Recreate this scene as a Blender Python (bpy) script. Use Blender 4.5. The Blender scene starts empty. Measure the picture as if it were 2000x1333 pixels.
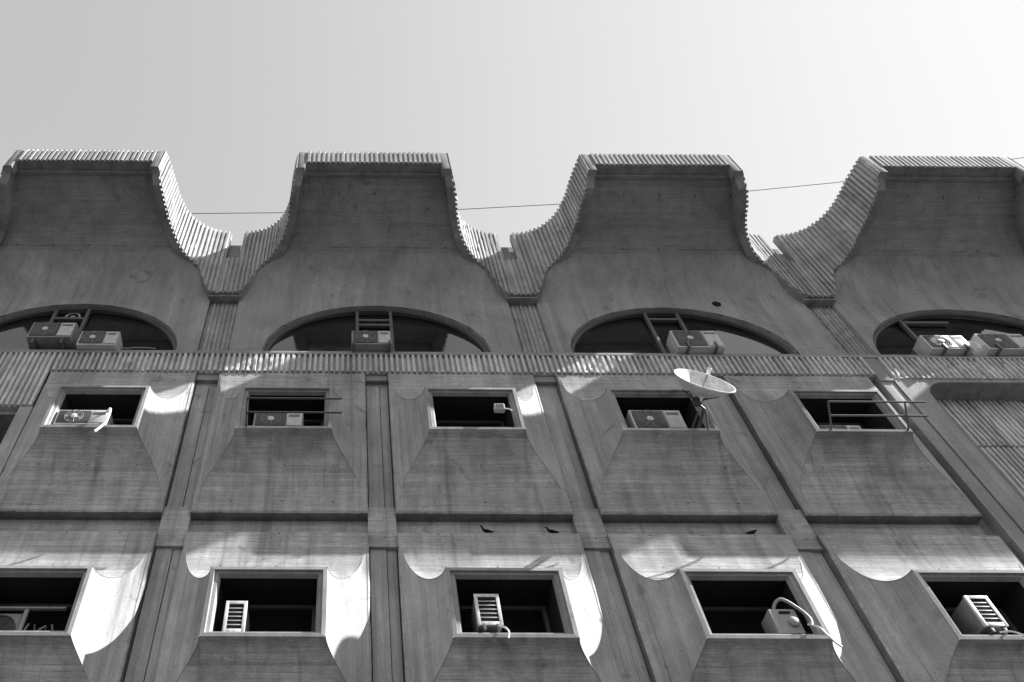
import bpy, bmesh, math, random
from mathutils import Vector, Matrix
R = math.radians
PI = math.pi
rng = random.Random(7)
scene = bpy.context.scene
COL = scene.collection

# ------------------------------------------------------------------ camera
cam_d = bpy.data.cameras.new("camera")
cam_d.sensor_width = 36.0
cam_d.lens = 36.0 * 1639.9 / 2000.0
cam_d.shift_x = (1000.0 - 688.5) / 2000.0
cam_d.clip_start = 0.1
cam_d.clip_end = 3000.0
cam = bpy.data.objects.new("camera", cam_d)
_th, _ro, _ya = .95919, -.00193, .00996             # pitch, roll, yaw
_fw = Vector((math.sin(_ya) * math.cos(_th), math.cos(_ya) * math.cos(_th), math.sin(_th)))
_rt = Vector((math.cos(_ya), -math.sin(_ya), 0)); _up = _rt.cross(_fw)
_r2 = _rt * math.cos(_ro) + _up * math.sin(_ro); _u2 = _up * math.cos(_ro) - _rt * math.sin(_ro)
cam.matrix_world = Matrix.Translation((-.168, .144, .208)) @ Matrix((_r2, _u2, -_fw)).transposed().to_4x4()
COL.objects.link(cam)
scene.camera = cam

# ------------------------------------------------------------------ light
SUN = Vector((1.235, -0.24, 1.0)).normalized()      # towards the sun
sun_el = math.asin(SUN.z)
sun_az = math.atan2(SUN.x, SUN.y)
world = bpy.data.worlds.new("World")
scene.world = world
world.use_nodes = True
nt = world.node_tree
bg = nt.nodes["Background"]
sky = nt.nodes.new("ShaderNodeTexSky")
sky.sky_type = 'NISHITA'
sky.sun_disc = False
sky.sun_elevation = sun_el
sky.sun_rotation = sun_az
sky.air_density = 1.0
sky.dust_density = .6
sky.ozone_density = 1.0
bw = nt.nodes.new("ShaderNodeRGBToBW")
nt.links.new(sky.outputs[0], bw.inputs[0])
EXPO, SKYS = 2.3, 0.08
def wmath(op, a, b=None):
    x = nt.nodes.new("ShaderNodeMath"); x.operation = op
    for i, v in enumerate((a, b)):
        if v is None: continue
        if isinstance(v, (int, float)): x.inputs[i].default_value = v
        else: nt.links.new(v, x.inputs[i])
    return x.outputs[0]
# black-and-white sky with the soft shoulder of the photograph's film curve
v_ = wmath('MULTIPLY', bw.outputs[0], SKYS * 2 ** EXPO)
v_ = wmath('MULTIPLY', wmath('POWER', v_, 1.4), -2.75)
v_ = wmath('SUBTRACT', 1.0, wmath('EXPONENT', v_))
v_ = wmath('DIVIDE', v_, SKYS * 2 ** EXPO)
nt.links.new(v_, bg.inputs[0])
bg.inputs[1].default_value = SKYS
sun_d = bpy.data.lights.new("sun", 'SUN')
sun_d.energy = 3.2
sun_d.angle = R(0.53)
sun = bpy.data.objects.new("sun", sun_d)
sun.location = SUN * 60
sun.rotation_euler = (-SUN).to_track_quat('-Z', 'Y').to_euler()
COL.objects.link(sun)
scene.view_settings.view_transform = 'Standard'
scene.view_settings.look = 'None'
scene.view_settings.exposure = EXPO
scene.view_settings.gamma = 1.0
scene.cycles.max_bounces = 8
scene.cycles.diffuse_bounces = 5

# ------------------------------------------------------------------ constants
D = 8.90            # facade plane (d = 0) lies at y = D; d counts out towards the street
W = 2.9             # window bay
X0 = 0.33           # left edge of bay 3
GR = -1.6           # ground
ZT = 16.6           # top of the crown
def bayc(m): return X0 + (m - 3) * W + W / 2

# ------------------------------------------------------------------ materials
class NT:
    def __init__(s, name):
        s.m = bpy.data.materials.new(name); s.m.use_nodes = True
        s.t = s.m.node_tree; s.b = s.t.nodes["Principled BSDF"]
        s.out = s.t.nodes["Material Output"]
    def n(s, k, **kw):
        x = s.t.nodes.new("ShaderNode" + k)
        for a, v in kw.items(): setattr(x, a, v)
        return x
    def l(s, a, b): s.t.links.new(a, b)
    def math(s, op, a, b=None, c=None):
        x = s.n("Math", operation=op)
        for i, v in enumerate((a, b, c)):
            if v is None: continue
            if isinstance(v, (int, float)): x.inputs[i].default_value = v
            else: s.l(v, x.inputs[i])
        return x.outputs[0]
    def noise(s, vec, scale, detail=4, rough=.6, dist=0):
        x = s.n("TexNoise"); x.inputs["Scale"].default_value = scale
        x.inputs["Detail"].default_value = detail; x.inputs["Roughness"].default_value = rough
        x.inputs["Distortion"].default_value = dist
        s.l(vec, x.inputs["Vector"]); return x.outputs[0]
    def scalev(s, vec, v):
        x = s.n("Mapping"); x.inputs["Scale"].default_value = v
        s.l(vec, x.inputs["Vector"]); return x.outputs[0]
    def rng(s, v, a, b, c, d):
        x = s.n("MapRange"); s.l(v, x.inputs[0])
        for i, q in enumerate((a, b, c, d)): x.inputs[i + 1].default_value = q
        return x.outputs[0]

def concrete(name, base, boards=None, contrast=1.0, streak=.25, rough_bump=.4, blotch=.22, bw_=.095):
    """board-marked raw concrete: fine lines along the boards, joints between boards, blotches, rain streaks, grain"""
    g = NT(name)
    geo = g.n("NewGeometry"); P = geo.outputs["Position"]
    sep = g.n("SeparateXYZ"); g.l(P, sep.inputs[0])
    x, y, z = sep.outputs
    big = g.noise(P, .9, 5, .6, .4)
    mid = g.noise(P, 4.5, 5, .65, .2)
    fine = g.noise(P, 55, 3, .7)
    streaks = g.noise(g.scalev(P, (3.2, 3.2, .22)), 1.6, 5, .6, .3)
    val = g.rng(big, .3, .7, 1 - blotch, 1 + blotch * .8)
    val = g.math('MULTIPLY', val, g.rng(mid, .3, .72, 1 - .13 * contrast, 1 + .12 * contrast))
    val = g.math('MULTIPLY', val, g.rng(fine, .3, .7, .84, 1.16))
    val = g.math('MULTIPLY', val, g.rng(streaks, .35, .62, 1 - streak, 1.04))
    drip = g.noise(g.scalev(P, (5.5, 1.0, .16)), 1.3, 4, .55, .6)
    val = g.math('MULTIPLY', val, g.rng(drip, .56, .70, 1.0, 1 - streak * 1.1))
    spot = g.noise(P, 2.6, 2, .5, 1.2)
    val = g.math('MULTIPLY', val, g.rng(spot, .66, .74, 1.0, .72))
    height = g.math('MULTIPLY', fine, .25 * rough_bump)
    if boards:
        if boards == 'h':
            fib = g.scalev(P, (.7, 22, 22)); q = g.math('ADD', g.math('MULTIPLY', z, 1.0), g.math('MULTIPLY', y, -1.0))
        else:
            fib = g.scalev(P, (22, 22, .7)); q = g.math('ADD', g.math('MULTIPLY', x, 1.0), g.math('MULTIPLY', y, .8))
        lines = g.noise(fib, 1.7, 6, .75)
        brd = g.math('DIVIDE', q, bw_)
        idx = g.math('FLOOR', brd)
        fr = g.math('FRACT', brd)
        wn = g.n("TexWhiteNoise", noise_dimensions='1D'); g.l(idx, wn.inputs["W"])
        tone = g.rng(wn.outputs[0], 0, 1, 1 - .10 * contrast, 1 + .09 * contrast)
        edge = g.math('LESS_THAN', fr, .09)
        brk = g.rng(mid, .45, .62, 0, 1)
        edge = g.math('MULTIPLY', edge, brk)
        # pale scuffs: short stretched fragments along the boards
        sc = g.noise(g.scalev(P, (5.5, 60, 60) if boards == 'h' else (60, 60, 5.5)), 1.0, 3, .6)
        sc = g.rng(sc, .60, .70, 0, .38 * contrast)
        patch = g.rng(g.noise(P, 1.7, 3, .5), .42, .6, .15, 1.3)
        sc = g.math('MULTIPLY', sc, patch)
        val = g.math('MULTIPLY', val, g.rng(lines, .3, .7, 1 - .24 * contrast, 1 + .22 * contrast))
        val = g.math('MULTIPLY', val, tone)
        val = g.math('MULTIPLY', val, g.math('SUBTRACT', 1.0, g.math('MULTIPLY', edge, .42 * contrast)))
        val = g.math('ADD', val, sc)
        height = g.math('ADD', height, g.math('MULTIPLY', lines, .8))
        height = g.math('SUBTRACT', height, g.math('MULTIPLY', edge, .5))
        height = g.math('ADD', height, g.math('MULTIPLY', wn.outputs[0], .25))
    if name == 'concrete_hood_underside' or name == 'concrete_arch_wall':
        zc = 15.27 if name == 'concrete_arch_wall' else 15.285
        crack = g.math('LESS_THAN', g.math('ABSOLUTE', g.math('SUBTRACT', z, g.math('ADD', zc, g.math('MULTIPLY', mid, .012)))), .012)
        crack = g.math('MULTIPLY', crack, g.rng(g.noise(P, 2.3, 3, .6), .46, .54, 0, .3))
        val = g.math('MULTIPLY', val, g.math('SUBTRACT', 1.0, crack))
    if boards == 'h':          # form-tie holes
        fx = g.math('ABSOLUTE', g.math('SUBTRACT', g.math('FRACT', g.math('DIVIDE', x, .725)), .5))
        fz = g.math('ABSOLUTE', g.math('SUBTRACT', g.math('FRACT', g.math('DIVIDE', z, .60)), .5))
        rr_ = g.math('ADD', g.math('POWER', g.math('MULTIPLY', fx, .725), 2), g.math('POWER', g.math('MULTIPLY', fz, .60), 2))
        tie = g.math('MULTIPLY', g.math('LESS_THAN', rr_, .00022), g.rng(mid, .42, .5, 0, .6))
        val = g.math('MULTIPLY', val, g.math('SUBTRACT', 1.0, tie))
    # pores
    vor = g.n("TexVoronoi"); vor.inputs["Scale"].default_value = 9.0; g.l(P, vor.inputs["Vector"])
    pit = g.math('LESS_THAN', vor.outputs[0], .09)
    pit = g.math('MULTIPLY', pit, g.rng(mid, .5, .56, 0, 1))
    val = g.math('MULTIPLY', val, g.math('SUBTRACT', 1.0, g.math('MULTIPLY', pit, .45)))
    val = g.math('MULTIPLY', val, base)
    cmb = g.n("CombineColor")
    for i in range(3): g.l(val, cmb.inputs[i])
    g.l(cmb.outputs[0], g.b.inputs["Base Color"])
    g.b.inputs["Roughness"].default_value = .88
    g.b.inputs["Specular IOR Level"].default_value = .25
    bm = g.n("Bump"); bm.inputs["Strength"].default_value = .55; bm.inputs["Distance"].default_value = .012
    g.l(height, bm.inputs["Height"]); g.l(bm.outputs[0], g.b.inputs["Normal"])
    return g.m

def plain(name, v, rough=.5, metal=0.0, spec=.5, dirt=.15, scale=6):
    g = NT(name)
    tc = g.n("TexCoord")
    n1 = g.noise(tc.outputs["Object"], scale, 5, .65)
    n2 = g.noise(g.scalev(tc.outputs["Object"], (12, 12, 1.5)), 2, 3, .6)
    val = g.math('MULTIPLY', g.rng(n1, .35, .7, 1 + dirt * .4, 1 - dirt), g.rng(n2, .4, .7, 1.0, 1 - dirt * .8))
    val = g.math('MULTIPLY', val, v)
    cmb = g.n("CombineColor")
    for i in range(3): g.l(val, cmb.inputs[i])
    g.l(cmb.outputs[0], g.b.inputs["Base Color"])
    g.b.inputs["Roughness"].default_value = rough
    g.b.inputs["Metallic"].default_value = metal
    g.b.inputs["Specular IOR Level"].default_value = spec
    return g.m

def glass(name, v, ior, rough=.03):
    g = NT(name)
    geo = g.n("NewGeometry")
    n1 = g.noise(geo.outputs["Position"], 1.3, 3, .5)
    g.b.inputs["Base Color"].default_value = (v, v, v, 1)
    g.b.inputs["IOR"].default_value = ior
    g.l(g.rng(n1, .4, .7, rough, rough * 2.5), g.b.inputs["Roughness"])
    bm = g.n("Bump"); bm.inputs["Strength"].default_value = .06; bm.inputs["Distance"].default_value = .02
    g.l(n1, bm.inputs["Height"]); g.l(bm.outputs[0], g.b.inputs["Normal"])
    return g.m

M = dict(
    h=concrete("concrete_boards_level", .37, 'h', blotch=.28),
    v=concrete("concrete_boards_upright", .38, 'v', contrast=.6),
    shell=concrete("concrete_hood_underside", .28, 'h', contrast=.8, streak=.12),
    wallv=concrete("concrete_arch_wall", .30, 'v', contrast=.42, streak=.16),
    rib=concrete("concrete_ribs", .38, None, contrast=1.3, streak=.3, rough_bump=1.2),
    rough=concrete("concrete_rough", .26, None, contrast=1.5, streak=.2, rough_bump=1.6),
    rim=concrete("concrete_window_rim", .28, None, contrast=1.4, streak=.1, rough_bump=1.2),
    ribband=concrete("concrete_band_ribs", .56, None, contrast=1.3, streak=.3, rough_bump=1.2),
    edge=concrete("shade_dark_slab_edge", .17, None, contrast=1.6, streak=.2, rough_bump=1.6),  # darker base colour deepens the underside shade on all slab edges
    reveal=plain("shade_dark_reveal", .02, .8, spec=.2),  # shade inside the window boxes put into a near-black colour
    glass=glass("dark_window_glass", .01, 1.5),
    arcglass=glass("arched_window_glass", .012, 2.1),
    frame=plain("window_frame_paint", .10, .5),
    white=plain("white_painted_steel", .52, .45, dirt=.22),
    cream=plain("aged_cream_shaded_casing", .27, .5, dirt=.3),
    grille=plain("dark_fan_grille", .05, .5),
    dark=plain("dark_opening", .015, .8, spec=.1),
    steel=plain("galvanised_steel", .13, .45, metal=.4),
    darksteel=plain("dark_painted_steel", .08, .5),
    hose=plain("grey_hose", .30, .6),
    whitehose=plain("white_pipe", .75, .5),
    dish=plain("white_dish_paint", .68, .5, dirt=.3),
    cable=plain("cable_sheath", .05, .7),
    ground=plain("ground_asphalt", .04, .9, scale=.6, spec=.2),
)

# ------------------------------------------------------------------ mesh helpers
class MB:
    def __init__(s): s.v = []; s.f = []; s.m = []; s.sm = []
    def quad(s, pts, m=0, smooth=False):
        k = len(s.v); s.v += [tuple(p) for p in pts]
        s.f.append(list(range(k, k + len(pts)))); s.m.append(m); s.sm.append(smooth)
    def grid(s, rows, m=0, smooth=True, flip=False):
        """rows: list of equal-length point lists"""
        k = len(s.v); n = len(rows[0])
        for r in rows: s.v += [tuple(p) for p in r]
        for i in range(len(rows) - 1):
            for j in range(n - 1):
                a = k + i * n + j
                q = [a, a + 1, a + n + 1, a + n]
                if flip: q.reverse()
                s.f.append(q); s.m.append(m); s.sm.append(smooth)
    def box(s, a, b, m=0, bevel=0.0, rot=None, org=None):
        bm = bmesh.new()
        bmesh.ops.create_cube(bm, size=1)
        c = [(a[i] + b[i]) / 2 for i in range(3)]; e = [abs(b[i] - a[i]) for i in range(3)]
        for v in bm.verts:
            v.co = Vector((v.co.x * e[0] + c[0], v.co.y * e[1] + c[1], v.co.z * e[2] + c[2]))
        if bevel > 0:
            bmesh.ops.bevel(bm, geom=bm.edges[:], offset=bevel, segments=2, affect='EDGES', profile=.6)
        if rot is not None:
            bmesh.ops.rotate(bm, verts=bm.verts[:], cent=org or Vector(c), matrix=rot)
        s.addbm(bm, m, False)
    def addbm(s, bm, m=0, smooth=False):
        k = len(s.v); bm.verts.ensure_lookup_table(); bm.verts.index_update()
        s.v += [tuple(v.co) for v in bm.verts]
        for f in bm.faces:
            s.f.append([k + v.index for v in f.verts]); s.m.append(m); s.sm.append(smooth)
        bm.free()
    def tube(s, pts, r, m=0, seg=10, caps=True):
        pts = [Vector(p) for p in pts]; n = len(pts); rings = []
        prev = None
        for i, p in enumerate(pts):
            t = (pts[min(i + 1, n - 1)] - pts[max(i - 1, 0)]).normalized()
            if prev is None:
                a = Vector((0, 0, 1)) if abs(t.z) < .9 else Vector((1, 0, 0))
                u = t.cross(a).normalized()
            else:
                u = (prev - t * prev.dot(t)).normalized()
            prev = u; w = t.cross(u)
            rr = r[i] if isinstance(r, (list, tuple)) else r
            rings.append([p + (u * math.cos(2 * PI * k / seg) + w * math.sin(2 * PI * k / seg)) * rr for k in range(seg + 1)])
        s.grid(rings, m, True)
        if caps:
            s.quad(rings[0][:-1][::-1], m); s.quad(rings[-1][:-1], m)
    def lathe(s, org, axis, prof, m=0, seg=28, smooth=True):
        """prof: (radius, height along axis)"""
        a = Vector(axis).normalized(); org = Vector(org)
        b = Vector((0, 0, 1)) if abs(a.z) < .9 else Vector((1, 0, 0))
        u = a.cross(b).normalized(); w = a.cross(u)
        rows = [[org + a * h + (u * math.cos(2 * PI * k / seg) + w * math.sin(2 * PI * k / seg)) * r for k in range(seg + 1)] for r, h in prof]
        s.grid(rows, m, smooth)
    def build(s, name, mats, parent=None, origin=(0, 0, 0), merge=True):
        o = Vector(origin)
        me = bpy.data.meshes.new(name)
        me.from_pydata([tuple(Vector(v) - o) for v in s.v], [], s.f)
        if not isinstance(mats, (list, tuple)): mats = [mats]
        for m in mats: me.materials.append(m)
        me.polygons.foreach_set("material_index", s.m)
        me.polygons.foreach_set("use_smooth", s.sm)
        if merge:
            bm = bmesh.new(); bm.from_mesh(me)
            bmesh.ops.remove_doubles(bm, verts=bm.verts[:], dist=.0004)
            bm.to_mesh(me); bm.free()
        me.update()
        try: me.set_sharp_from_angle(angle=R(38))
        except Exception: pass
        ob = bpy.data.objects.new(name, me); COL.objects.link(ob)
        if parent is not None:
            ob.parent = parent
            ob.location = o - wloc(parent)
        else: ob.location = o
        return ob

def wloc(o):
    l = Vector(o.location)
    while o.parent: o = o.parent; l += Vector(o.location)
    return l
def tag(o, label=None, cat=None, group=None, kind=None):
    if label: o["label"] = label
    if cat: o["category"] = cat
    if group: o["group"] = group
    if kind: o["kind"] = kind
    return o
def empty(name, loc):
    o = bpy.data.objects.new(name, None); o.location = loc; o.empty_display_size = .2
    COL.objects.link(o); return o
def copytree(o, parent=None, loc=None):
    c = o.copy(); COL.objects.link(c); c.parent = parent
    if loc is not None: c.location = loc
    for ch in [k for k in bpy.data.objects if k.parent == o]: copytree(ch, c)
    return c
def P3(x, d, z): return Vector((x, D - d, z))
def lerp_tab(tab, q):
    if q <= tab[0][0]: return tab[0][1]
    for (a, va), (b, vb) in zip(tab, tab[1:]):
        if q <= b: return va + (vb - va) * (q - a) / (b - a)
    return tab[-1][1]

# ------------------------------------------------------------------ ground
g = MB(); g.quad([(-600, -600, GR), (600, -600, GR), (600, 600, GR), (-600, 600, GR)])
tag(g.build("ground", M['ground']), kind="structure")
g = MB(); g.box((-40, D - 4.2, GR - .2), (40, D - .3, GR + .13), bevel=.02)
tag(g.build("pavement", M['ground']), kind="structure")

# ------------------------------------------------------------------ the building
B = empty("office_building", (3.23, D, GR))
tag(B, "raw board-marked concrete office block with flared window boxes and a crown of scooped hoods", "building")

LX, RX = -18.0, 26.0
# body behind the facade skin
mb = MB()
mb.box((-5.47, D + .2, GR), (9.0, D + 12, 12.3))
mb.box((LX, D + .9, GR), (-5.48, D + 12, 12.3))
mb.box((9.01, D + .5, GR), (RX, D + 12, 12.3))
mb.build("wall", M['rough'], B, (3.23, D + .2, 0))
mb = MB(); mb.box((LX, D + .6, 12.3), (RX, D + 12, 15.9)); mb.build("attic_wall", M['rough'], B, (3, D + 5, 14))

# ---- window surround: concentric rectangles from the box front back to the slab
PP, UH = .50, .72
ZB, ZTOP = 9.71, 10.71
US, AS, UT, AT, UB, AB = .492, (1.937, 1.013), .93, (4.0, 2.056), 1.06, (1.776, 1.80)
SB, ST, SW = 8.50, 11.74, 1.2555
def tinv(w, a): return 1 - max(1 - (1 - w) ** a[0], 0) ** (1 / a[1])
def make_surround():
    mb = MB(); er = random.Random(11)
    N = 30
    rings = []
    for k in range(N + 1):
        w = 1 - k / N
        w = w ** 1.25
        rings.append((PP * w, UH + US * tinv(w, AS), ZTOP + UT * tinv(w, AT), ZB - UB * tinv(w, AB)))
    cx = 0
    def corners(r):
        d, u, zt, zb = r
        return [P3(-u, d, zb), P3(u, d, zb), P3(u, d, zt), P3(-u, d, zt)]
    NS = 14
    for side in range(4):
        rows = []
        for r in rings:
            c = corners(r); a, b = c[side], c[(side + 1) % 4]
            rows.append([a.lerp(b, i / NS) for i in range(NS + 1)])
        mb.grid(rows, 0 if side in (0, 2) else 1, True)
    for ci in range(4):                        # added thin rim-toned tubes, drawing a line where the flared faces meet
        pts = [corners(r)[ci] + Vector((0, -.001, 0)) for r in rings[:-3]]
        mb.tube(pts, [.0075 - .004 * k / len(pts) for k in range(len(pts))], 3, seg=6)
    # flat border at d = 0 with a rounded arris to the slab edge
    inner = corners(rings[-1])
    bv = .022
    o1 = [P3(-SW + bv, 0, SB + bv), P3(SW - bv, 0, SB + bv), P3(SW - bv, 0, ST - bv), P3(-SW + bv, 0, ST - bv)]
    o2 = [P3(-SW, -bv, SB), P3(SW, -bv, SB), P3(SW, -bv, ST), P3(-SW, -bv, ST)]
    o3 = [P3(-SW, -.215, SB), P3(SW, -.215, SB), P3(SW, -.215, ST), P3(-SW, -.215, ST)]
    for i in range(4):
        j = (i + 1) % 4; m = 0 if i in (0, 2) else 1
        NE = 70 if i == 0 else 24
        def edge(a, b, amp, dirv):
            out = []
            for k in range(NE + 1):
                p = a.lerp(b, k / NE)
                if 0 < k < NE:
                    q = er.uniform(-.4, .4) * amp + (er.uniform(.5, 2.6) * amp if er.random() < .10 else 0)
                    p = p + dirv * q
                out.append(p)
            return out
        cen = P3(0, -.05, (SB + ST) / 2)
        mid_ = (o1[i] + o1[j]) / 2; dv = Vector((cen.x - mid_.x, 0, cen.z - mid_.z)).normalized()
        e0 = edge(inner[i], inner[j], 0, dv); e1 = edge(o1[i], o1[j], .006, dv); e2 = edge(o2[i], o2[j], .006, dv); e3 = edge(o3[i], o3[j], 0, dv)
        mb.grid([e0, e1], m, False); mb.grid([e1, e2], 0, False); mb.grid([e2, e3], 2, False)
    # box front: rim, small step, splayed reveal, dark inner reveal
    def rect(u, zb, zt, d): return [P3(-u, d, zb), P3(u, d, zb), P3(u, d, zt), P3(-u, d, zt)]
    seq = [(rect(UH, ZB, ZTOP, PP), None), (rect(UH - .05, ZB + .045, ZTOP - .045, PP + .004), 3),
           (rect(UH - .058, ZB + .052, ZTOP - .052, PP - .035), 3),
           (rect(UH - .10, ZB + .09, ZTOP - .075, PP - .04), 3),
           (rect(UH - .125, ZB + .11, ZTOP - .10, PP - .10), 3),
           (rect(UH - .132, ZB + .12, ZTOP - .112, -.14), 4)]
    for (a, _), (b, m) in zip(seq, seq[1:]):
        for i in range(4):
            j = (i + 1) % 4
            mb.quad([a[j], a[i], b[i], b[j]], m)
    return mb
o0 = P3(0, 0, ZB)
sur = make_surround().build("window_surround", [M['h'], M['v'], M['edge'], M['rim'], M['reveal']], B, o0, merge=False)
fr = MB()
def rectframe(mb, u, zb, zt, d, t, dep):
    for a, b in (((-u, zb), (u, zb + t)), ((-u, zt - t), (u, zt)), ((-u, zb + t), (-u + t, zt - t)), ((u - t, zb + t), (u, zt - t))):
        mb.box((a[0], D - d - dep, a[1]), (b[0], D - d, b[1]))
rectframe(fr, UH - .142, ZB + .122, ZTOP - .122, -.13, .05, .05)
frm = fr.build("window_frame", M['darksteel'], sur, o0)
pn = MB(); pn.box((-UH + .15, D + .135, ZB + .13), (UH - .15, D + .15, ZTOP - .13))
pane = pn.build("window_pane", M['glass'], sur, o0)
first = True
for row in range(2):
    for m in range(1, 6):
        loc = Vector((bayc(m), D, ZB - 3.6 * row)) - Vector(B.location)
        if first: sur.location = loc; first = False
        else: copytree(sur, B, loc)

# ---- blocks between the slabs, and lintels at the top of the grooves
for m in range(2, 6):
    xc = X0 + (m - 3) * W
    mb = MB()
    mb.box((xc - .20, D + .07, 7.93), (xc + .20, D + .3, 8.66), bevel=.012)
    mb.build("crossing_block", M['h'], B, P3(xc, 0, 8.3))
    mb = MB()
    mb.box((xc - .19, D + .06, 11.60), (xc + .19, D + .3, 11.745), bevel=.008)
    mb.box((xc - .19, D + .14, 11.50), (xc + .19, D + .3, 11.60), bevel=.005)
    mb.build("groove_lintel", M['rim'], B, P3(xc, 0, 11.6))
    mb = MB()
    for za, zb_ in ((8.66, 11.50), (3.0, 7.93)):
        mb.box((xc - .178, D + .115, za), (xc + .045, D + .25, zb_), bevel=.006)
        mb.box((xc + .052, D + .135, za), (xc + .182, D + .25, zb_), bevel=.006)
    mb.build("groove_strip", M['v'], B, P3(xc, 0, 9))
# plain beam behind the slabs between the rows
mb = MB(); mb.box((-5.275, D + .185, 7.9), (8.835, D + .28, 8.7)); mb.build("spandrel", M['h'], B, P3(2, 0, 8.3))

# ---- ribs
def rib_samples(L, pitch=.096, dep=.035, plain=()):
    """(s, offset) along a length L"""
    out = []; n = int(round(L / pitch)); p = L / n
    for i in range(n):
        j = rng.uniform(-.004, .004); dd = dep * rng.uniform(.85, 1.05)
        for q, o in ((.0, 0), (.36, 0), (.44, 1), (.92, 1)):
            s = (i + q) * p + j
            off = o * dd
            for a, b in plain:
                if a <= s <= b: off = dep
            out.append((min(max(s, 0), L), off))
    out.append((L, 0))
    return out
def ribbed_flat(name, x0, x1, z0, z1, d, parent, mat, dep=.035, pitch=.096, back=.12, nz=9):
    dep *= 1.9
    mb = MB(); sm = rib_samples(x1 - x0, pitch, dep)
    cols = []
    for s, o in sm:
        cols.append([(x0 + s, o)])
    rows = []
    for k in range(nz + 1):
        z = z0 + (z1 - z0) * k / nz
        rows.append([P3(x0 + s, d + o * (rng.uniform(.80, 1.0) if rng.random() > .05 else rng.uniform(.3, .7)), z) for s, o in sm])
    mb.grid(rows, 0, False)
    mb.grid([[P3(x0 + s, d - back, z0) for s, o in sm], rows[0]], 0, False)
    mb.grid([rows[-1], [P3(x0 + s, d - back, z1) for s, o in sm]], 0, False)
    return mb.build(name, mat, parent, P3((x0 + x1) / 2, d, z0))
# band between window rows and the arches
ribbed_flat("ribbed_band", -5.30, 8.98, 11.76, 12.25, -.03, B, M['ribband'])
ribbed_flat("ribbed_band", 9.22, RX, 11.66, 12.25, -.03, B, M['ribband'])
mb = MB(); mb.box((8.98, D - .01, 11.60), (9.22, D + .3, 12.25), bevel=.01); mb.build("band_joint", M['rim'], B, P3(9.1, 0, 12))
ribbed_flat("ribbed_band", LX, -5.31, 10.80, 12.25, -.03, B, M['ribband'])
mb = MB()
mb.box((LX, D - .03, 12.25), (RX, D + .7, 12.335), bevel=.012)
mb.build("band_ledge", M['rim'], B, P3(3, 0, 12.3))
# dark recess at the left end
mb = MB(); mb.box((LX, D + .10, 10.70), (-5.31, D + .9, 10.795)); mb.build("recess_soffit", M['rough'], B, P3(-8, 0, 10.7))
mb = MB(); mb.box((LX, D + .78, GR + .5), (-5.5, D + .88, 10.70)); mb.build("recess_glazing", M['glass'], B, P3(-8, 0, 5))
mb = MB(); mb.box((-5.5, D - .0, GR), (-5.285, D + .9, 10.79), bevel=.01); mb.build("end_pier", M['v'], B, P3(-5.4, 0, 0))

# ---- right-hand pier and the ribbed recess with its rounded corner
mb = MB()
mb.box((8.98, D + .015, GR), (9.20, D + .5, 11.60), bevel=.008)
mb.box((9.22, D + .0, GR), (9.30, D + .5, 11.655))
# face with the rounded opening corner (opening starts x=9.62, top z=11.56)
rx, rz, rr = 9.62, 11.56, .42
arc = [(rx + rr - rr * math.cos(a), rz - rr + rr * math.sin(a)) for a in [PI / 2 * i / 10 for i in range(11)]]
mb.quad([P3(9.30, 0, GR), P3(rx, 0, GR), P3(rx, 0, rz - rr), P3(9.30, 0, rz - rr)])
top = 11.655
for (xa, za), (xb, zb) in zip(arc, arc[1:]):
    mb.quad([P3(xa, 0, za), P3(xb, 0, zb), P3(xb, 0, top), P3(xa, 0, top)])
mb.quad([P3(9.30, 0, rz - rr), P3(rx, 0, rz - rr), P3(rx, 0, top), P3(9.30, 0, top)])
mb.quad([P3(rx + rr, 0, rz), P3(RX, 0, rz), P3(RX, 0, top), P3(rx + rr, 0, top)])
path = [(rx, GR)] + arc + [(RX, rz)]
mb.grid([[P3(x, 0, z) for x, z in path], [P3(x, -.47, z) for x, z in path]], 1, False)
mb.build("pier", [M['wallv'], M['rough']], B, P3(9.4, 0, 0))
mb = MB()
pathl = [(rx - .0, GR)] + [(rx + rr - (rr + .0) * math.cos(a), rz - rr + rr * math.sin(a)) for a in [PI / 2 * i / 10 for i in range(11)]] + [(RX, rz)]
mb.tube([P3(x - .012 if i == 0 else x, .002, z + .01) for i, (x, z) in enumerate(pathl)], .012, seg=6)
mb.build("recess_edge", M['rim'], B, P3(9.6, 0, 11))
ribbed_flat("ribbed_recess_wall", 9.62, RX, 10.40, 11.80, -.45, B, M['ribband'], dep=.04, pitch=.088)
ribbed_flat("ribbed_recess_wall", 9.62, RX, 3.0, 10.36, -.45, B, M['ribband'], dep=.04, pitch=.088, nz=14)
mb = MB(); mb.box((9.3, D + .44, 10.30), (RX, D + .5, 10.45)); mb.build("recess_joint", M['rough'], B, P3(12, 0, 10.4))

# ---- crown of hoods
PLAN = [(2.0, 1.50), (1.8, 1.56), (1.5, 1.62), (1.2, 1.66), (1.0, 1.70), (.8, 1.76), (.65, 1.83), (.5, 1.93), (.38, 2.05), (.29, 2.17), (.22, 2.31), (.17, 2.46), (.145, 2.60)]  # d -> u
def uc(d): return lerp_tab(PLAN[::-1], d)
FINZ = [(.13, 14.10), (.145, 14.12), (.17, 14.42), (.205, 14.75), (.24, 14.92), (.30, 15.0), (.42, 15.09), (.64, 15.24), (.85, 15.36), (1.07, 15.40), (1.5, 15.47), (1.75, 15.55), (1.9, 15.75), (2.0, 15.80)]
SHELL = [(0.0, 14.10), (.018, 14.24), (.05, 14.42), (.09, 14.57), (.14, 14.71), (.20, 14.85), (.28, 15.0), (.38, 15.15), (.5, 15.29), (.66, 15.44), (.85, 15.58), (1.1, 15.74), (1.4, 15.89), (1.65, 16.0), (1.80, 16.07)]
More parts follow.
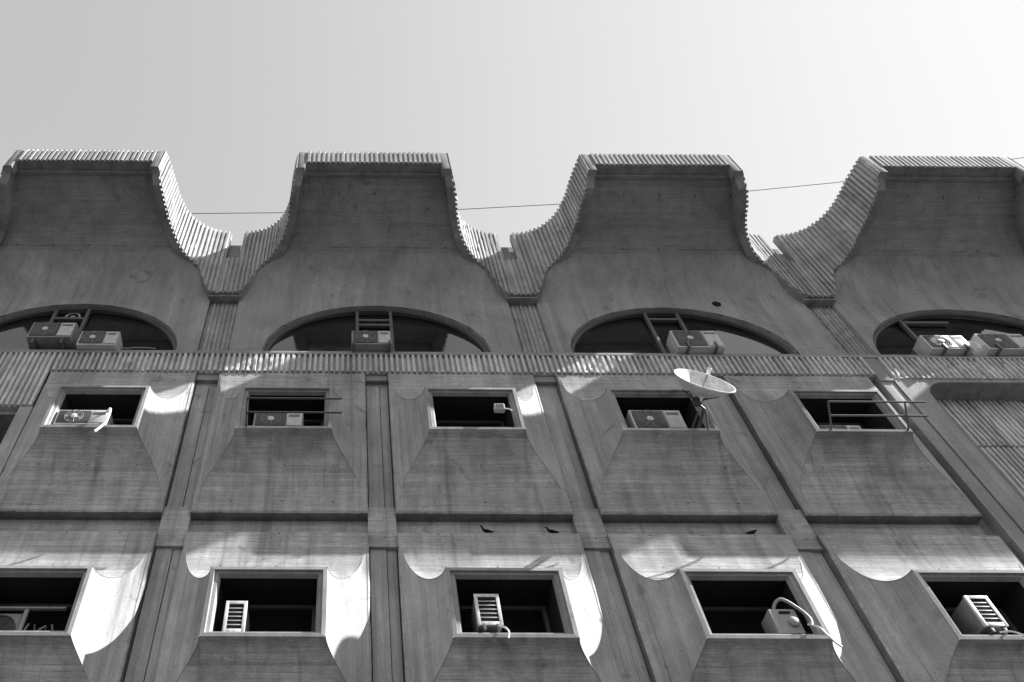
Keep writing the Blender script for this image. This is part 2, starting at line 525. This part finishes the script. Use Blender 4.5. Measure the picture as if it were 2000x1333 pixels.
def smooth_poly(pts, n):
    """Catmull-Rom through pts, n samples per span"""
    out = []
    for i in range(len(pts) - 1):
        p0 = pts[max(i - 1, 0)]; p1 = pts[i]; p2 = pts[i + 1]; p3 = pts[min(i + 2, len(pts) - 1)]
        for k in range(n):
            t = k / n
            out.append(tuple(.5 * ((2 * p1[j]) + (-p0[j] + p2[j]) * t + (2 * p0[j] - 5 * p1[j] + 4 * p2[j] - p3[j]) * t * t + (-p0[j] + 3 * p1[j] - 3 * p2[j] + p3[j]) * t ** 3) for j in range(2)))
    out.append(pts[-1]); return out
def resample(poly, ss):
    acc = [0]
    for a, b in zip(poly, poly[1:]): acc.append(acc[-1] + math.hypot(b[0] - a[0], b[1] - a[1]))
    res = []; k = 0
    for s in ss:
        while k < len(acc) - 2 and s > acc[k + 1]: k += 1
        a, b = poly[k], poly[k + 1]; L = max(acc[k + 1] - acc[k], 1e-9)
        t = min(max((s - acc[k]) / L, 0), 1)
        tx, td = (b[0] - a[0]) / L, (b[1] - a[1]) / L
        res.append((a[0] + (b[0] - a[0]) * t, a[1] + (b[1] - a[1]) * t, tx, td))
    return res, acc[-1]
SLOT = 2.76
side = smooth_poly([(SLOT, .135)] + [(u, d) for d, u in PLAN[::-1]], 6)    # from the pillar out to the front corner
def fin_mesh(c, sg):
    """one curved ribbed side wall; sg = +1 right, -1 left"""
    mb = MB()
    _, L = resample(side, [0])
    sm = [(s, o) for s, o in rib_samples(L - .10, dep=.046)] + [(L - .09, .040), (L, .040)]
    pts, _ = resample(side, [s for s, o in sm])
    bot = []; topo = []; ib = []; it = []; th = .135
    for (s, o), (u, d, tu, td) in zip(sm, pts):
        nu, nd = td, -tu                       # outward normal of the curve (away from the hood, towards larger u)
        if nu < 0 and abs(nu) > abs(nd): nu, nd = -nu, -nd
        if abs(nu) <= abs(nd) and nd < 0: nu, nd = -nu, -nd
        zb = lerp_tab(FINZ, max(d, .13)) if u < 2.60 else 14.10
        ou, od = u + nu * o, d + nd * o
        iu, id_ = u - nu * th, d - nd * th
        bot.append(P3(c + sg * ou, od, zb)); topo.append(P3(c + sg * ou, od, ZT))
        ib.append(P3(c + sg * iu, id_, zb)); it.append(P3(c + sg * iu, id_, ZT))
    rows = []
    rel = [b - a for a, b in zip(bot, topo)]
    for k in range(12):
        rows.append([a.lerp(b, k / 11) + Vector((sg * -1, .5, 0)) * (o * (rng.uniform(0, .14) if rng.random() > .05 else rng.uniform(.2, .6))) for (s, o), a, b in zip(sm, bot, topo)])
    mb.grid(rows, 0, False, flip=(sg < 0))
    mb.grid([ib, rows[0]], 1, False); mb.grid([rows[-1], it], 1, False)
    rows = [[a.lerp(b, k / 4) for a, b in zip(ib, it)] for k in range(5)]
    mb.grid(rows, 2, True, flip=(sg > 0))
    mb.quad([bot[0], topo[0], it[0], ib[0]], 1)
    mb.quad([bot[-1], topo[-1], it[-1], ib[-1]], 1)
    return mb
def hood(c):
    h = empty_part("hood", P3(c, 0, 14.1))
    return h
hood_labels = {}
ARA, ARB, ARZ = 2.04, 1.44, 12.45
ACO = [.20, .02, -.24, -.50, -.3]     # how far each arch sits off its hood's centre line
def arch_z(u):
    q = 1 - (abs(u) / ARA) ** 2.0
    return ARZ + ARB * (max(q, 0) ** .53)
for hi in range(5):
    c = .33 + (hi - 1) * 2 * W
    org = P3(c, 0, 14.1)
    # arch wall + scooped underside in one skin
    mb = MB()
    co = ACO[hi]
    us = sorted(set([-2.62, 2.62] + [co + ARA * math.sin(PI / 2 * i / 30) for i in range(-30, 31)]))
    rows = []
    for k in range(9):
        t = k / 8
        rows.append([P3(c + u, 0, (arch_z(u - co) if abs(u - co) < ARA - 1e-6 else ARZ) * (1 - t) + 14.10 * t) for u in us])
    mb.grid(rows, 0, True)
    for a, b in ((-2.62, co - ARA), (co + ARA, 2.62)):
        mb.quad([P3(c + a, 0, 12.335), P3(c + b, 0, 12.335), P3(c + b, 0, ARZ), P3(c + a, 0, ARZ)], 0)
    c0 = c; c = c + co
    # arch reveal
    au = [ARA * math.sin(PI / 2 * i / 24) * s for s in (-1, 1) for i in (range(24, -1, -1) if s < 0 else range(1, 25))]
    mb.grid([[P3(c + u, 0, arch_z(u)) for u in au], [P3(c + u * .995, -.035, arch_z(u) - .012) for u in au]], 2, True)
    mb.grid([[P3(c + u * .995, -.035, arch_z(u) - .012) for u in au], [P3(c + u * .995, -.62, arch_z(u) - .012) for u in au]], 1, True)
    for sg in (-1, 1):
        mb.quad([P3(c + sg * ARA, 0, 12.335), P3(c + sg * ARA * .995, -.62, 12.335), P3(c + sg * ARA * .995, -.62, 12.5), P3(c + sg * ARA, 0, 12.46)], 0)
    c = c0
    for sg in (-1, 1):
        mb.quad([P3(c + sg * 2.62, 0, 12.335), P3(c + sg * 2.62, 0, 14.1), P3(c + sg * 2.62, -.2, 14.1), P3(c + sg * 2.62, -.2, 12.335)], 0)
    sh = smooth_poly(SHELL, 3)
    rows = []
    for d, z in sh:
        w = (uc(max(d, .145)) - (.06 if d > .145 else 0.0)) if d > .10 else 2.62 - .1 * d
        rows.append([P3(c + w * (-1 + 2 * i / 40), d, z) for i in range(41)])
    kj = min(range(len(sh)), key=lambda i: abs(sh[i][0] - .40))
    mb.grid(rows[:kj + 1], 0, True); mb.grid(rows[kj:], 1, True)
    H = mb.build("hood", [M['wallv'], M['shell'], M['rim']], B, org)
    # front beam
    mb = MB()
    FW = 1.365
    sm = rib_samples(2 * FW, dep=.034)
    z0, z1 = 16.07, ZT
    rows = [[P3(c - FW + s, 2.0 + o - .005, z0 + (z1 - z0) * k / 3) for s, o in sm] for k in range(4)]
    mb.grid(rows, 0, False)
    mb.grid([[P3(c - FW + s, 1.80, z0) for s, o in sm], rows[0]], 1, False)
    mb.grid([rows[-1], [P3(c - FW + s, 1.80, z1) for s, o in sm]], 1, False)
    mb.quad([P3(c - FW, 1.8, z0), P3(c + FW, 1.8, z0), P3(c + FW, 1.8, z1), P3(c - FW, 1.8, z1)], 1)
    mb.box((c - FW, D - 1.80, 16.0), (c + FW, D - 1.74, 16.12), 1)
    mb.build("front_beam", [M['rib'], M['rough']], H, P3(c, 2, 16.3))
    for sg in (-1, 1):
        mb = fin_mesh(c, sg)
        # blunt end of the side wall
        x1, x2 = sorted((c + sg * 1.365, c + sg * 1.505))
        mb.box((x1, D - 2.012, 15.80), (x2, D - 1.80, ZT), 1, bevel=.012)
        mb.build("side_fin", [M['rib'], M['rough'], M['shell']], H, P3(c + sg * 1.7, 1, 15))
    # roof deck of the hood
    mb = MB(); rows = []
    for d in (-.6, 0, .145, .2, .3, .5, .8, 1.2, 1.6, 1.85):
        w = uc(max(d, .145)) - .08
        rows.append([P3(c - w, d, 16.32), P3(c + w, d, 16.32)])
    mb.grid(rows, 0, False); mb.build("roof", M['rough'], H, P3(c, 1, 16.3))
for hi in range(-1, 5):
    xp = .33 + (hi - 1) * 2 * W + W
    hw = 2.9 - SLOT
    mb = MB()
    sm = rib_samples(2 * hw, dep=.034)
    rows = [[P3(xp - hw + s, .135 + o, 14.10 + 1.35 * k / 4) for s, o in sm] for k in range(5)]
    mb.grid(rows, 0, False)
    mb.grid([[P3(xp - hw + s, -.06, 14.10) for s, o in sm], rows[0]], 1, False)
    mb.grid([rows[-1], [P3(xp - hw + s, -.06, 15.45) for s, o in sm]], 1, False)
    mb.box((xp - hw - .02, D + .04, 15.3), (xp + hw + .02, D + .3, 16.34), 1)
    mb.box((xp - hw + .001, D - .02, 15.44), (xp + hw - .001, D + .05, 16.02), 1)
    # rough ledge under the crown and the ribbed shaft below it
    mb.box((xp - .31, D - .10, 14.045), (xp + .31, D + .2, 14.098), 1, bevel=.006)
    sm = rib_samples(.50, pitch=.084, dep=.03)
    nz = 34; rows = []
    for k in range(nz + 1):
        z = 12.335 + (14.05 - 12.335) * k / nz
        rows.append([P3(xp - .25 + s, -.085 + o * rng.uniform(.25, 1.15), z) for s, o in sm])
    mb.grid(rows, 0, False)
    mb.box((xp - .28, D + .08, 12.335), (xp + .28, D + .3, 14.05), 1)
    mb.build("pilaster", [M['rib'], M['rough']], B, P3(xp, 0, 12.335))

# ---- arched windows
def arched_window(c, mull, trans, name="arched_window"):
    """mull: list of u; trans: list of (u0, u1, z)"""
    mb = MB(); g0 = -.13
    au = [.992 * ARA * math.sin(-PI / 2 + PI * i / 60) for i in range(61)]
    def az(u): return arch_z(u / .992) - .02
    # curved head
    n = len(au)
    pts_o = [(c + u, az(u)) for u in au]
    pts_i = [(c + u * .972, max(az(u) - .03, ARZ + .02)) for u in au]
    mb.grid([[P3(x, g0 + .04, z) for x, z in pts_o], [P3(x, g0 + .04, z) for x, z in pts_i]], 0, False)
    mb.grid([[P3(x, g0 + .04, z) for x, z in pts_i], [P3(x, g0 - .02, z) for x, z in pts_i]], 0, False)
    mb.box((c - ARA * .98, D - g0 - .05, 12.34), (c + ARA * .98, D - g0 + .02, 12.47), 0, bevel=.004)
    for u in mull: mb.box((c + u - .03, D - g0 - .05, 12.47), (c + u + .03, D - g0 + .02, az(u) - .02), 0, bevel=.004)
    for u0, u1, z in trans: mb.box((c + u0, D - g0 - .045, z - .03), (c + u1, D - g0 + .02, z + .03), 0, bevel=.004)
    wn = mb.build(name, M['frame'], B, P3(c, 0, 12.34))
    pm = MB()
    cols = [[P3(c + u, g0 - .055 * t * (max(az(u) - .02, 12.43) - 12.42) / 1.4, 12.42 + t * (max(az(u) - .02, 12.43) - 12.42)) for u in au] for t in (0, 1)]
    pm.grid(cols, 0, False)
    pm.build("window_pane", M['arcglass'], wn, P3(c, 0, 12.34))
    return wn
C1, C2, C3, C4 = -5.47, .33, 6.13, 11.93
arched_window(C1 + ACO[0], [-.50, .12], [(-.50, .12, 13.52)])
arched_window(C2 + ACO[1], [-.34, .30], [(-.34, .30, 13.52), (-.34, .30, 13.36)])
arched_window(C3 + ACO[2], [-.32, .30], [(-.32, .30, 13.62)])
arched_window(C4 + ACO[3], [-1.0], [(-1.0, -.1, 13.56)])

mb = MB(); mb.lathe(P3(7.02, .012, 14.02), (0, -1, 0), [(.085, -.02), (.085, .0), (.06, .004), (.0001, -.004)], seg=20)
mb.build("weep_hole", M['dark'], B, P3(7.02, .01, 14.02))
# small dark birds sitting on the ledge made by the top of the lower slabs
def bird(x, face, label, upright=.11):
    z0 = 8.145; y = D + .035
    spine = [(-.13, .030, .012), (-.09, .034, .020), (-.04, .045, .034), (.01, .055, .036), (.04, .070, .028), (.055, .070 + upright * .45, .018), (.062, .065 + upright * .8, .019), (.075, .065 + upright, .016), (.098, .058 + upright, .005)]
    mb = MB()
    mb.tube([(x + face * a * .8, y, z0 + .008 + b * .8) for a, b, r in spine], [r * .72 for a, b, r in spine], seg=10)
    o = mb.build("bird", M['dark'], None, (x, y, z0))
    for q in (-.012, .018):
        leg = MB(); leg.tube([(x + face * q, y, z0 - .004), (x + face * q, y, z0 + .03)], .003, seg=5)
        leg.build("leg", M['dark'], o, (x, y, z0))
    tag(o, label, "bird", "small dark birds on the ledge between the window rows")
    return o
bird(1.76, -1, "left bird of the close pair on the ledge below the middle upper window box", .10)
bird(2.66, -1, "right bird of the close pair on the ledge below the middle upper window box", .08)
bird(5.45, 1, "small dark bird alone on the ledge below the window box with the satellite dish", .03)

# ------------------------------------------------------------------ air conditioners
def make_ac(label, x, d, z, w, h, dep, kind="fan", feet=0.0, group=None, casing='cream', tilt=0):
    """front face in the plane d, bottom at z, x = left edge"""
    t = empty("air_conditioner", P3(x + w / 2, d - dep / 2, z))
    tag(t, label, "air conditioner", group)
    yf = D - d; yb = yf + dep; x1 = x + w
    b = MB(); b.box((x, yf + .012, z + feet), (x1, yb, z + feet + h), bevel=.018)
    b.build("casing", M['cream'] if kind == 'slats' else M[casing], t, P3(x, d, z))  # louvred units take the darker casing colour to imitate their shaded sides
    z += feet
    if kind == "fan":
        fw = w * .60
        # recessed dark fan opening, guard rings and hub
        cx, cz, r = x + .04 + fw / 2, z + h / 2, min(fw, h) / 2 - .03
        gm = MB()
        gm.box((x + .035, yf - .002, z + .035), (x + .035 + fw, yf + .014, z + h - .035), 0, bevel=.006)
        gm.build("fan_opening", M['grille'], t, P3(cx, d, cz))
        rg = MB()
        for k in range(1, 7):
            rr_ = r * k / 6
            rg.tube([(cx + rr_ * math.cos(a), yf - .008, cz + rr_ * math.sin(a)) for a in [2 * PI * i / 28 for i in range(29)]], .0035, seg=5, caps=False)
        for k in range(8):
            a = 2 * PI * k / 8 + .2
            rg.tube([(cx, yf - .010, cz), (cx + r * math.cos(a), yf - .010, cz + r * math.sin(a))], .004, seg=5)
        rg.build("fan_guard", M['hose'], t, P3(cx, d, cz))
        hb = MB(); hb.lathe((cx, yf - .006, cz), (0, -1, 0), [(.052, 0), (.05, .012), (.03, .018), (0.0001, .018)], seg=20)
        hb.build("fan_hub", M['dish'], t, P3(cx, d, cz))
        pnl = MB(); pnl.box((x + fw + .055, yf - .004, z + .03), (x1 - .02, yf + .014, z + h - .03), bevel=.006)
        for k in range(3): pnl.box((x + fw + .08, yf - .007, z + h - .09 - k * .022), (x1 - .05, yf - .003, z + h - .08 - k * .022), 1)
        pnl.build("front_panel", [M['white'], M['grille']], t, P3(x1, d, z))
    elif kind == "round":
        cx, cz, r = x + w / 2, z + h / 2, min(w, h) / 2 - .035
        gm = MB(); gm.lathe((cx, yf + .013, cz), (0, -1, 0), [(r + .012, 0), (r + .012, .018), (r, .02), (r - .004, .006), (.0001, .006)], seg=32)
        gm.build("fan_opening", M['grille'], t, P3(cx, d, cz))
        rg = MB()
        for k in range(1, 6): rg.tube([(cx + r * k / 6 * math.cos(a), yf - .008, cz + r * k / 6 * math.sin(a)) for a in [2 * PI * i / 28 for i in range(29)]], .003, seg=5, caps=False)
        for k in range(6):
            a = PI * k / 3; rg.tube([(cx, yf - .009, cz), (cx + r * math.cos(a), yf - .009, cz + r * math.sin(a))], .003, seg=5)
        rg.build("fan_guard", M['darksteel'], t, P3(cx, d, cz))
    elif kind == "slats":
        nsl = 6; sh = (h - .09) / nsl
        bk = MB(); bk.box((x + .035, yf - .001, z + .045), (x1 - .035, yf + .013, z + h - .04))
        bk.build("vent_opening", M['dark'], t, P3(x, d, z))
        sl = MB()
        for k in range(1, nsl):
            zz = z + .045 + k * (h - .085) / nsl
            sl.box((x + .033, yf - .007, zz - .006), (x1 - .033, yf + .001, zz + .006), bevel=.002)
        fr_ = MB()
        for a, b in (((x - .004, z - .004), (x + .036, z + h + .004)), ((x1 - .036, z - .004), (x1 + .004, z + h + .004)), ((x + .037, z - .004), (x1 - .037, z + .044)), ((x + .037, z + h - .038), (x1 - .037, z + h + .004))):
            fr_.box((a[0], yf - .012, a[1]), (b[0], yf + .02, b[1]), bevel=.003)
        fr_.build("front_frame", M['dish'], t, P3(x, d, z))
        sl.build("vent_slats", M['white'], t, P3(x, d, z))
    elif kind == "box":
        s_ = MB(); s_.box((x + w * .35, yf - .004, z + h - .07), (x + w * .75, yf + .013, z + h - .045))
        s_.build("vent_slot", M['dark'], t, P3(x, d, z))
        gr = MB(); gr.lathe((x + w * .72, yf - .0, z + h * .42), (0, -1, 0), [(.06, 0), (.06, .03), (.04, .045), (.0001, .045)], seg=16)
        gr.build("valve", M['hose'], t, P3(x, d, z))
    if feet > 0:
        for q in (.18, .82):
            ft = MB()
            ft.box((x + w * q - .02, yf + .02, z - feet), (x + w * q + .02, yb, z), bevel=.004)
            ft.build("support_foot", M['darksteel'], t, P3(x + w * q, d, z))
    return t
def brackets(t, xs, d, z0, z1):
    for x in xs:
        b = MB()
        b.box((x - .018, D - d - .005, z0), (x + .018, D - d + .25, z0 + .03), bevel=.003)
        b.box((x - .018, D - d - .035, z0), (x + .018, D - d - .004, z1), bevel=.003)
        b.build("bracket", M['steel'], t, P3(x, d, z0))
LZ = 12.337
G1 = "air conditioners on the ledge under the arched windows"
make_ac("large boxy air conditioner, left of the pair under the leftmost arch", -5.90, .20, LZ, .80, .46, .42, feet=.16, group=G1)
make_ac("low white air conditioner with dark round fan, right of the pair under the leftmost arch", -4.98, .15, LZ, .70, .42, .34, group=G1, casing='white')
a = make_ac("single small air conditioner centred under the second arch from the left", -.10, .20, LZ, .71, .42, .40, group=G1)
brackets(a, (-.07, .57), .20, 12.30, 12.40)
a = make_ac("air conditioner with large fan hub beside the bright glass of the third arch", 5.70, .18, LZ, .84, .52, .38, group=G1, casing='white')
brackets(a, (5.88, 6.38), .18, 12.30, 12.46)
a = make_ac("air conditioner with bright square panel, left one under the rightmost arch", 10.22, .18, LZ, .76, .42, .36, group=G1, casing='white')
brackets(a, (10.45, 10.85), .18, 12.30, 12.44)
a = make_ac("air conditioner cut by the right edge of the photo under the rightmost arch", 11.25, .18, LZ, .85, .48, .40, group=G1, casing='white')
brackets(a, (11.42, 11.95), .18, 12.30, 12.46)
def hose(parent, pts, r, mat, name="hose"):
    poly = [Vector(p) for p in pts]; out = []
    for i in range(len(poly) - 1):
        p0 = poly[max(i - 1, 0)]; p1 = poly[i]; p2 = poly[i + 1]; p3 = poly[min(i + 2, len(poly) - 1)]
        for k in range(6):
            t = k / 6
            out.append(.5 * (2 * p1 + (p2 - p0) * t + (2 * p0 - 5 * p1 + 4 * p2 - p3) * t * t + (3 * p1 - p0 - 3 * p2 + p3) * t ** 3))
    out.append(poly[-1])
    m = MB(); m.tube(out, r, seg=8)
    return m.build(name, mat, parent, poly[0])
def loose_cable(label, pts, r, mat):
    o = hose(None, pts, r, mat, "cable"); tag(o, label, "cable"); return o
loose_cable("pale crossed cables between the two units under the rightmost arch", [P3(10.98, .05, 12.50), P3(11.05, .14, 12.60), P3(11.12, .16, 12.44), P3(11.04, .15, 12.37), P3(11.16, .12, 12.42), P3(11.28, .08, 12.56)], .014, M['whitehose'])
loose_cable("thin cable lying on the ledge right of the leftmost arch's units", [P3(-4.28, .08, 12.50), P3(-4.15, .05, 12.36), P3(-3.95, .07, 12.35), P3(-3.75, .03, 12.40), P3(-3.60, .0, 12.42)], .010, M['hose'])
G2 = "air conditioners inside the window boxes"
SZ = ZB + .122
a = make_ac("wide white air conditioner in the upper window box at the far left", -4.60, .46, SZ, .80, .34, .34, group=G2, casing='white')
hose(a, [P3(-3.95, .30, 10.12), P3(-3.80, .52, 10.10), P3(-3.74, .60, 9.95), P3(-3.76, .58, 9.72), P3(-3.86, .60, 9.50)], .02, M['whitehose'], "drain_pipe")
make_ac("air conditioner with dark fan behind the two-bar railing, second upper window box", -1.60, .42, SZ, .76, .36, .34, group=G2)
make_ac("air conditioner with white fan hub beside the satellite dish", 4.20, .42, SZ, .80, .46, .34, group=G2, casing='white')
make_ac("air conditioner low behind the railing in the rightmost upper window box", 7.10, .24, SZ, .72, .34, .30, group=G2)
SZ2 = SZ - 3.6
make_ac("white louvred unit in the lower left corner of the second lower window box", -1.60, .40, SZ2, .25, .43, .45, "slats", group=G2, casing='white')
a = make_ac("louvred unit set away from the jamb in the middle lower window box", 1.37, .46, SZ2 + .07, .29, .43, .45, "slats", group=G2, casing='white')
brackets(a, (1.44, 1.60), .44, SZ2 + .0, SZ2 + .08)
hose(a, [P3(1.60, .47, 6.28), P3(1.66, .53, 6.22), P3(1.69, .56, 6.14), P3(1.67, .57, 6.05)], .011, M['whitehose'], "drain_pipe")
a = make_ac("louvred unit in the rightmost lower window box", 7.29, .47, SZ2 + .08, .27, .42, .45, "slats", group=G2, casing='white')
brackets(a, (7.35, 7.50), .44, SZ2 + .0, SZ2 + .09)
hose(a, [P3(7.40, .48, 6.22), P3(7.48, .55, 6.18), P3(7.56, .60, 6.08), P3(7.60, .62, 6.02)], .011, M['whitehose'], "drain_pipe")
a = make_ac("grey box unit with thick looped hose in the fourth lower window box", 4.86, .44, SZ2, .32, .34, .30, "box", group=G2, casing='hose')
hose(a, [P3(4.96, .34, 6.44), P3(4.97, .38, 6.62), P3(5.07, .44, 6.70), P3(5.20, .47, 6.55), P3(5.26, .50, 6.38), P3(5.22, .52, 6.26)], .021, M['hose'], "thick_hose")
hose(a, [P3(5.20, .50, 6.30), P3(5.27, .56, 6.22), P3(5.29, .60, 6.10), P3(5.35, .60, 5.98), P3(5.43, .54, 5.98)], .012, M['whitehose'], "cable_loop")

# leftmost lower window: grey casing with a dark round fan beside a light frame and a tangle of pipes
a = make_ac("dull grey unit with a dark round fan behind a light frame, leftmost lower window box", -4.60, .08, SZ2, .47, .50, .18, "round", group=G2, casing='hose')
wf = empty("inner_frame", P3(-4.02, .10, SZ2)); tag(wf, "light grey metal frame standing in the leftmost lower window box", "frame")
mb = MB()
mb.box((-4.10, D - .13, SZ2), (-4.05, D - .09, SZ2 + .52), bevel=.003); mb.build("upright", M['hose'], wf, P3(-4.07, .1, SZ2))
mb = MB(); mb.box((-4.58, D - .135, SZ2 + .522), (-3.60, D - .085, SZ2 + .55), bevel=.003); mb.build("top_rail", M['hose'], wf, P3(-4.07, .1, SZ2 + .5))
pr = random.Random(3)
pc = empty("pipe_tangle", P3(-3.85, .05, SZ2)); tag(pc, "tangle of dark pipes right of the light frame in the leftmost lower window box", "pipes")
for k in range(5):
    q = [P3(-3.99 + .06 * k + pr.uniform(-.02, .02), .04 + pr.uniform(-.02, .05), SZ2 + .0 + .11 * t_) + Vector((pr.uniform(-.06, .06), 0, 0)) for t_ in range(4)]
    hose(pc, q, .012, M['darksteel'] if k % 2 else M['hose'], "pipe")

# round exhaust fan in the leftmost arch
ex = empty("exhaust_fan", P3(-5.46, -.20, 13.70)); tag(ex, "small round exhaust fan in the glazing of the leftmost arch", "exhaust fan")
mb = MB(); mb.lathe((-5.46, D + .23, 13.70), (0, -1, 0), [(.15, 0), (.15, .05), (.115, .055), (.115, .02)], seg=28)
mb.build("fan_ring", M['white'], ex, P3(-5.46, -.2, 13.7))
mb = MB(); mb.lathe((-5.46, D + .21, 13.70), (0, -1, 0), [(.115, 0), (.06, .01), (.05, .03), (.0001, .035)], seg=20)
mb.build("fan_hub", M['hose'], ex, P3(-5.46, -.2, 13.7))

# ------------------------------------------------------------------ railings leaning out of two window boxes
def railing(label, xa, xb, posts, tilt_x, mat):
    t = empty("railing", P3((xa + xb) / 2, .55, 9.76)); tag(t, label, "railing", "two-bar railings in front of window boxes")
    def pt(x, f): return P3(x + tilt_x * f, .53 + .27 * f, 9.74 + .30 * f)
    for f in (1.0, .48):
        mb = MB(); mb.tube([pt(xa, f), pt(xb, f)], .015, seg=8); mb.build("rail", mat, t, pt(xa, f))
    for px in posts:
        mb = MB(); mb.tube([pt(px, 0) + Vector((0, .12, 0)), pt(px, 0), pt(px, 1.03)], .014, seg=8); mb.build("post", mat, t, pt(px, 0))
    return t
railing("dark two-bar railing across the second upper window box from the left", -1.68, -.25, (-1.67,), 0, M['grille'])
railing("grey two-bar railing on two posts across the rightmost upper window box", 7.08, 8.55, (7.08, 8.24), 0, M['steel'])

# ------------------------------------------------------------------ satellite dish
dc = P3(5.14, 1.16, 10.08)
dn = Vector((.20, -.90, .29)).normalized()
sd = empty("satellite_dish", P3(5.15, .5, 9.76)); tag(sd, "white satellite dish on a bracket at the corner of the fourth upper window box", "satellite dish")
rad = .435
prof = [(rad * t, .23 * t * t - .23) for t in [0.0001] + [i / 10 for i in range(1, 11)]]
mb = MB()
mb.lathe(dc, dn, prof, seg=44)
mb.lathe(dc, dn, [(r_, h_ - .012) for r_, h_ in prof], seg=44)
mb.lathe(dc, dn, [(rad, 0), (rad + .012, .0), (rad + .012, -.018), (rad, -.012)], seg=44)
mb.build("reflector", M['dish'], sd, dc)
side_v = dn.cross(Vector((0, 0, 1))).normalized(); upv = side_v.cross(dn).normalized()
back = dc - dn * .25
mb = MB()
lnb = dc + dn * .22 - upv * .02
mb.tube([dc - dn * .23, lnb], .013, seg=8)
mb.build("feed_arm", M['steel'], sd, dc)
mb = MB(); mb.tube([lnb - dn * .02 + Vector((0, 0, 0)), lnb - dn * .12], .03, seg=12); mb.build("feed_horn", M['dish'], sd, lnb)
mb = MB()
for s_ in (-1, 1):
    mb.tube([back + side_v * .13 * s_, back - dn * .1 + side_v * .05 * s_], .012, seg=6)
mb.tube([back + side_v * .30 - upv * .02 + dn * .05, back - dn * .09, back - side_v * .30 - upv * .02 + dn * .05], .012, seg=6)
mb.box(tuple(back - dn * .10 - Vector((.05, .05, .06))), tuple(back - dn * .10 + Vector((.05, .05, .06))), bevel=.008)
mb.build("mount", M['darksteel'], sd, back)
mb = MB()
pb = back - dn * .12
mb.tube([P3(5.10, .30, 9.78), P3(5.12, .58, 9.80), P3(5.14, .80, 9.86), pb], .026, seg=10)
mb.tube([P3(5.20, .54, 9.66), P3(5.19, .74, 9.88), pb + Vector((.03, 0, 0))], .012, seg=6)
mb.tube([P3(5.02, .50, 9.78), P3(5.06, .75, 9.84)], .018, seg=6)
mb.build("pole", M['darksteel'], sd, pb)

# ------------------------------------------------------------------ floodlight in the middle upper window box
fl = empty("floodlight", P3(2.32, .50, 10.10)); tag(fl, "small white floodlight on the right jamb of the middle upper window box", "lamp")
mb = MB(); mb.box((2.08, D - .60, 10.08), (2.24, D - .50, 10.20), bevel=.012); mb.build("lamp_head", M['white'], fl, P3(2.16, .55, 10.1))
mb = MB(); mb.box((2.10, D - .607, 10.10), (2.22, D - .60, 10.18)); mb.build("lens", M['grille'], fl, P3(2.16, .6, 10.1))
mb = MB(); mb.tube([P3(2.24, .54, 10.14), P3(2.30, .54, 10.14), P3(2.36, .50, 10.14)], .012, seg=8); mb.build("arm", M['white'], fl, P3(2.3, .5, 10.1))

# ------------------------------------------------------------------ cable over the roof
mb = MB()
kp = [(-30, -2, 23.4), (-12, -2, 21.95), (-4.7, -2, 21.79), (-1.7, -2, 21.9), (2.75, -2, 22.14), (6.05, -2, 22.58), (11.5, -2, 23.47), (14.8, -2, 24.21), (30, -2, 28.6)]
mb.tube([P3(*k) for k in kp], .011, seg=6)
tag(mb.build("overhead_cable", M['cable'], None, P3(2, -2, 22)), "thin overhead cable crossing the sky behind the hoods", "cable")
